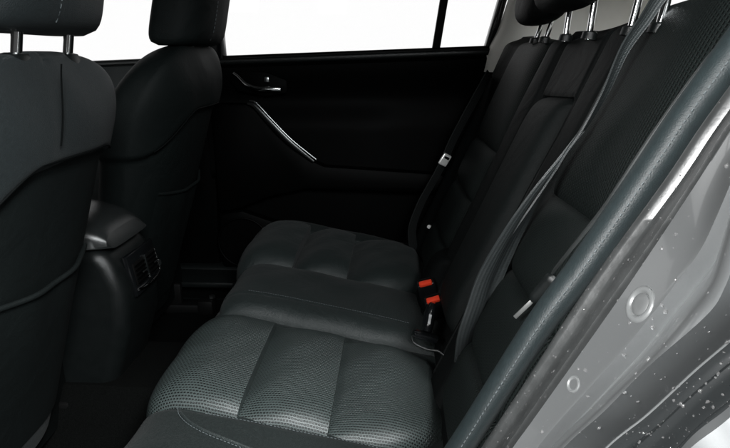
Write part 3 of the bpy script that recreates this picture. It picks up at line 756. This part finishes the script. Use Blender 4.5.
# ------------------------------------------------------------------ seat belts
def ribbon(path, wdirs, widths, name, mat, parent, thick=.0012, curl=.0, n=160):
    P = catmull(path, n); W = catmull([V(w).normalized() for w in wdirs], n); m = MB(); 
    wl = [widths[min(len(widths) - 2, int(k / (n - 1) * (len(widths) - 1)))] for k in range(n)]
    def wat(k):
        f = k / (n - 1) * (len(widths) - 1); i = min(len(widths) - 2, int(f)); return lerp(widths[i], widths[i + 1], f - i)
    NC = 16; front = []; backr = []; uvs = []; L = length(P)
    for k in range(n):
        t = (P[min(n - 1, k + 1)] - P[max(0, k - 1)]).normalized(); wd = (W[k] - t * W[k].dot(t)).normalized(); nn = t.cross(wd); hw_ = wat(k) / 2
        f = []; b = []; u = []
        for j_ in range(NC + 1):
            q = -1 + 2 * j_ / NC; c = P[k] + wd * (q * hw_) + nn * (curl * (q * q - .4))
            f.append(c + nn * thick); b.append(c - nn * thick); u.append((k / (n - 1) * L, j_ / NC))
        front.append(f); backr.append(b); uvs.append(u)
    m.grid([f + list(reversed(b)) for f, b in zip(front, backr)], [u + list(reversed(u)) for u in uvs], closed=True)
    return m.build(name, mat, parent)
b1 = thing('seat_belt', 'grey belt webbing hanging in a long twist down the middle of the rear backrest', 'seat belt', (.17, .88, .45), 'rear seat belts')
PATH = [(.345, .745, 1.112), (.318, .74, 1.104), (.296, .735, 1.071), (.276, .735, 1.036), (.262, .745, .984), (.245, .76, .936), (.226, .772, .898), (.205, .79, .842), (.182, .815, .773), (.160, .835, .701), (.146, .850, .642), (.133, .865, .586), (.126, .885, .525)]
WD = [(.9, .2, -.4), (.9, .2, -.4), (.9, .25, -.4), (.7, .6, -.35), (.25, .95, -.1), (.25, .95, -.1), (.6, .75, -.25), (.85, .35, -.4), (.9, .2, -.4), (.9, .2, -.4), (.9, .2, -.4), (.85, .35, -.4), (.7, .6, -.3)]
ribbon(PATH, WD[:len(PATH)], [.020, .019, .018, .020, .022, .024, .028, .031, .033, .034, .034, .034], 'webbing', M['web'], b1, curl=.003)
PATH2 = [V(p) + V(o) for p, o in zip(PATH[5:], [(.001, -.004, 0), (-.001, -.006, 0), (-.010, -.012, .002), (-.014, -.016, .004), (-.015, -.014, .004), (-.012, -.012, 0), (-.008, -.008, 0), (-.002, -.002, 0)])]
ribbon(PATH2, [(.3, .95, -.1), (.5, .8, -.2), (.75, .5, -.35), (.85, .4, -.4), (.9, .3, -.4), (.9, .3, -.4), (.85, .35, -.4), (.7, .6, -.3)], [.004, .012, .022, .027, .029, .030, .030], 'lap_webbing', M['web'], b1, curl=-.004)
b2 = thing('seat_belt', 'thin edge-on belt beside the stitched side bolster, with its latch tongue hanging', 'seat belt', (.19, .62, .72), 'rear seat belts')
B2 = [(.275, .47, 1.075), (.263, .465, 1.058), (.239, .465, 1.027), (.210, .47, .972), (.190, .48, .923), (.186, .50, .896), (.179, .55, .842), (.185, .62, .792)]
ribbon(B2, [(.36, .93, 0)] * 5 + [(.33, .94, -.12)] * 3, [.016, .016, .015, .013, .010, .008], 'webbing', M['strap'], b2)
tg = MB(); a_, b_ = V((.200, .652, .772)), V((.176, .664, .735)); ax = (b_ - a_).normalized()
tg.tube(catmull([a_, a_.lerp(b_, .25), a_.lerp(b_, .6), b_], 14), [.005, .009, .010, .0095, .009, .0088, .0085, .008, .008, .0075, .0072, .007, .006, .0045], 12, sx=1.2, sy=.7); tgo = tg.build('tongue', M['plastic'], b2)
bl = MB(); 
rotm = ax.to_track_quat('Z', 'Y').to_matrix()
bl.box(b_ + ax * .017, (.0025, .0055, .034), rotm, bev=.0008); bl.build('blade', M['satin2'], tgo)
b3 = thing('seat_belt', 'dark belt with a silver latch tongue hanging by the far rear door', 'seat belt', (.1, 1.66, .55), 'rear seat belts')
ribbon([(.27, 1.69, .98), (.203, 1.655, .86), (.169, 1.655, .788), (.151, 1.655, .741), (.132, 1.655, .699), (.110, 1.655, .656), (.082, 1.655, .598), (.060, 1.66, .52), (.07, 1.67, .43)], [(.6, .8, -.2)] * 9, [.040] * 4, 'webbing', M['web_dk'], b3)
t3 = MB(); c0 = V((.149, 1.645, .738)); t3d = V((.5, .1, .87)).normalized(); rot3 = Matrix((V((.8, .4, -.45)).normalized(), V((-.3, .9, .3)).normalized(), t3d)).transposed()
t3.box(c0, (.029, .008, .036), rot3, bev=.004, seg=3); t3o = t3.build('tongue', M['silver'], b3)
t3s = MB(); t3s.box(c0 + rot3 @ V((0, -.0042, .008)), (.017, .004, .007), rot3, bev=.0015); t3s.build('belt_slot', M['black_rubber'], t3o)
bt = MB(); bt.tube([(.112, 1.63, .538), (.108, 1.622, .541)], .006, 14); bt.build('stop_button', M['silver'], b3)

def buckle(pos, d, up, label, red=True, s=1.):
    """a stalk buckle; d: direction the slot faces, up: face normal"""
    root = thing('belt_buckle', label, 'belt buckle', pos, 'seat belt buckles')
    d = V(d).normalized(); n = V(up); n = (n - d * n.dot(d)).normalized(); sdir = d.cross(n); R3 = Matrix((sdir, d, n)).transposed(); c = V(pos)
    m = MB(); m.box(c - d * .028 * s, (.042 * s, .060 * s, .022 * s), R3, bev=.005, seg=3); m.build('housing', M['gloss'], root)
    k = MB(); k.box(c + d * .0008 * s + n * .0045 * s, (.030 * s, .010 * s, .0135 * s), R3, bev=.003, seg=2)
    k.build('release_button', M['red'] if red else M['plastic'], root)
    sl_ = MB(); sl_.box(c + d * .0035 * s - n * .0060 * s, (.032 * s, .006 * s, .003 * s), R3, bev=.0008); sl_.build('slot', M['black_rubber'], root)
    stl = MB(); stl.box(c - d * .085 * s - n * .002, (.022 * s, .07 * s, .007 * s), R3, bev=.002); stl.build('stalk', M['plastic'], root)
buckle((.076, 1.20, .537), (-.25, -.35, .9), (.1, -.93, -.33), 'upper of the two red-buttoned buckles by the middle seat')
buckle((.090, 1.14, .524), (-.30, -.40, .87), (.1, -.93, -.33), 'lower of the two red-buttoned buckles by the middle seat')
# the black centre-seat latch lying on the cushion
lt = thing('belt_latch', 'black belt latch with a bare metal bracket lying at the rear of the middle seat', 'belt latch', (.09, 1.05, .46))
m = MB(); m.tube(catmull([(0.084, 1.063, 0.549), (0.078, 1.056, 0.529), (0.074, 1.046, 0.509), (0.071, 1.038, 0.496)], 16), [.009, .012, .015, .017, .018, .019, .0195, .02, .02, .02, .02, .02, .02, .019, .018, .016], 14, sx=.6, sy=1.1); m.build('housing', M['gloss'], lt)
m = MB(); m.box((0.069, 1.028, 0.492), (.05, .022, .012), Matrix.Rotation(.25, 3, 'Y'), bev=.003); m.build('latch_plate', M['gloss'], lt)
m = MB(); m.tube(catmull([(0.041, 1.010, 0.500), (0.046, 1.000, 0.491), (0.071, 0.993, 0.482), (0.091, 0.988, 0.482), (0.104, 0.983, 0.476), (0.121, 0.983, 0.480), (0.128, 0.991, 0.489)], 40), .0025, 8); m.tube(catmull([(0.041, 1.010, 0.504), (0.044, 1.023, 0.508), (0.052, 1.028, 0.508)], 14), .002, 8); m.build('bracket', M['plastic'], lt)

# ------------------------------------------------------------------ water beads on the bodywork
def bead_mesh(kind):
    bm = bmesh.new(); bmesh.ops.create_icosphere(bm, subdivisions=3, radius=1)
    for v in bm.verts:
        if v.co.z < 0: v.co.z *= .15
        else: v.co.z *= .62
        v.co.x *= 1 + .12 * math.sin(3 * math.atan2(v.co.y, v.co.x) + kind * 2); v.co.y *= 1 + .15 * math.cos(2 * math.atan2(v.co.y, v.co.x) + kind)
    me = bpy.data.meshes.new('water_bead'); bm.to_mesh(me); bm.free()
    for p_ in me.polygons: p_.use_smooth = True
    me.materials.append(M['water']); return me
BEADS = [bead_mesh(k) for k in range(4)]
def put_bead(p, n, r, label, group):
    o = bpy.data.objects.new('water_bead', random.choice(BEADS)); COL.objects.link(o)
    q = V(n).normalized().to_track_quat('Z', 'Y'); o.matrix_world = Matrix.Translation(p) @ q.to_matrix().to_4x4() @ Matrix.Rotation(random.random() * 6.28, 4, 'Z') @ Matrix.Diagonal((r, r * random.uniform(.85, 1.25), r, 1))
    tag(o, label, 'water bead', group)
def mesh_tri(o):
    return [(o.data.vertices[p_.vertices[0]].co, p_) for p_ in o.data.polygons]
bpy.context.view_layer.update(); DG = bpy.context.evaluated_depsgraph_get(); EYE = V((0, 0, 1.03))
def scatter(o, count, rmin, rmax, zlo, zhi, label, group):
    ps = [p_ for p_ in o.data.polygons if zlo < p_.center.z < zhi]; wts = [p_.area for p_ in ps]; done = []; tries = 0
    while len(done) < count and tries < 6000:
        tries += 1
        p_ = random.choices(ps, wts)[0]; vs = [o.data.vertices[i].co for i in p_.vertices]; a_, b_ = random.random(), random.random()
        c = vs[0].lerp(vs[1], a_).lerp(vs[3].lerp(vs[2], a_), b_); n = p_.normal.copy()
        if n.dot(EYE - c) < 0: n = -n
        if n.dot((EYE - c).normalized()) < .2: continue
        r = rmin + (rmax - rmin) * random.random() ** 2.5
        if any((c - q).length < r + rq + .0006 for q, rq in done): continue
        hit = sc.ray_cast(DG, EYE, (c - EYE).normalized())
        if not hit[0] or (hit[1] - c).length > .004: continue
        done.append((c, r)); put_bead(c, n, r, label, group)
scatter(jamb, 95, .0004, .0015, .765, .99, 'clear water bead on the grey painted door jamb', 'water beads on the painted jamb')
scatter(bpy.data.objects['weatherstrip'], 100, .0003, .0009, .74, 1.02, 'tiny water bead on the rubber weatherstrip', 'water beads on the weatherstrip')
scatter(bpy.data.objects['wheel_arch_liner'], 100, .0004, .0012, .76, .96, 'water bead on the dark wheel arch panel', 'water beads on the dark panel')

# the finest spray between the beads: far too many specks to count
def spray(objs):
    m = MB()
    for o, count, zlo, zhi in objs:
        ps = [p_ for p_ in o.data.polygons if zlo < p_.center.z < zhi]; wts = [p_.area for p_ in ps]; n_ = 0; tries = 0
        while n_ < count and tries < 9000:
            tries += 1
            p_ = random.choices(ps, wts)[0]; vs = [o.data.vertices[i].co for i in p_.vertices]; a_, b_ = random.random(), random.random()
            c = vs[0].lerp(vs[1], a_).lerp(vs[3].lerp(vs[2], a_), b_); n = p_.normal.copy()
            if n.dot(EYE - c) < 0: n = -n
            hit = sc.ray_cast(DG, EYE, (c - EYE).normalized())
            if not hit[0] or (hit[1] - c).length > .004: continue
            n_ += 1; r = .00014 + .00030 * random.random() ** 2; bm = bmesh.new(); bmesh.ops.create_icosphere(bm, subdivisions=2, radius=r)
            m.add_bm(bm, Matrix.Translation(c) @ n.to_track_quat('Z', 'Y').to_matrix().to_4x4() @ Matrix.Diagonal((1, 1, .6, 1)))
    return m.build('water_spray', M['water'])
tag(spray([(jamb, 160, .765, .99), (bpy.data.objects['weatherstrip'], 420, .74, 1.02), (bpy.data.objects['wheel_arch_liner'], 300, .76, .96)]), 'fine spray of tiny water specks over the wet bodywork', 'water spray', kind='stuff')

# ------------------------------------------------------------------ light, world, camera
w = bpy.data.worlds.new('World'); sc.world = w; w.use_nodes = True
nt = w.node_tree; bg = nt.nodes['Background']
tc = N(nt, 'ShaderNodeTexCoord'); sp = N(nt, 'ShaderNodeSeparateXYZ'); nt.links.new(tc.outputs['Generated'], sp.inputs[0])
def ramp(sock, lo, hi, a, b):
    n = N(nt, 'ShaderNodeMapRange', interpolation_type='SMOOTHSTEP')
    for i_, v_ in zip((1, 2, 3, 4), (lo, hi, a, b)): n.inputs[i_].default_value = v_
    nt.links.new(sock, n.inputs[0]); return n.outputs[0]
# world white on the far side, dimness elsewhere added to give the light direction
glow = math_(nt, 'MULTIPLY', ramp(sp.outputs[1], .15, .45, 0, 1), ramp(sp.outputs[2], .45, .75, 1, 0))
lvl = math_(nt, 'MULTIPLY_ADD', glow, 1.0, .02)
cbn = N(nt, 'ShaderNodeCombineColor')
for k_ in range(3): nt.links.new(lvl, cbn.inputs[k_])
nt.links.new(cbn.outputs[0], bg.inputs[0]); bg.inputs[1].default_value = 1.0
def area(name, loc, target, size, power, col=(1, 1, 1)):
    L = bpy.data.lights.new(name, 'AREA'); L.size = size; L.energy = power; L.color = col
    o = bpy.data.objects.new(name, L); COL.objects.link(o); o.location = loc
    o.rotation_euler = (V(target) - V(loc)).to_track_quat('-Z', 'Y').to_euler(); return o
area('key_softbox', (.76, -.30, 2.35), (-.08, .80, .45), .40, 86, (.97, 1, 1))
area('side_softbox', (.47, -.75, 1.72), (-.10, .80, .45), .55, 58, (.95, .985, 1))
area('fill_softbox', (-.9, -1.3, 1.9), (-.1, .7, .6), 1.2, 5, (.96, .99, 1))
jl = area('jamb_softbox', (-.42, -.22, 1.25), (.16, .27, .90), .25, 6.0, (1, 1, 1)); jl.data.spread = math.radians(70)  # unseen lamp added only to brighten the door jamb
cam = bpy.data.cameras.new('camera'); co = bpy.data.objects.new('camera', cam); COL.objects.link(co)
cam.sensor_width = 36; cam.lens = 36 * 568 / 730; cam.clip_start = .01; cam.clip_end = 200
pitch = math.atan(169 / 568); yaw = math.atan(30 / 568 * math.cos(pitch))
co.location = (0, 0, 1.03); co.rotation_euler = (math.pi / 2 - pitch, 0, yaw)
sc.camera = co
sc.view_settings.view_transform = 'Standard'; sc.view_settings.look = 'None'; sc.view_settings.exposure = 0
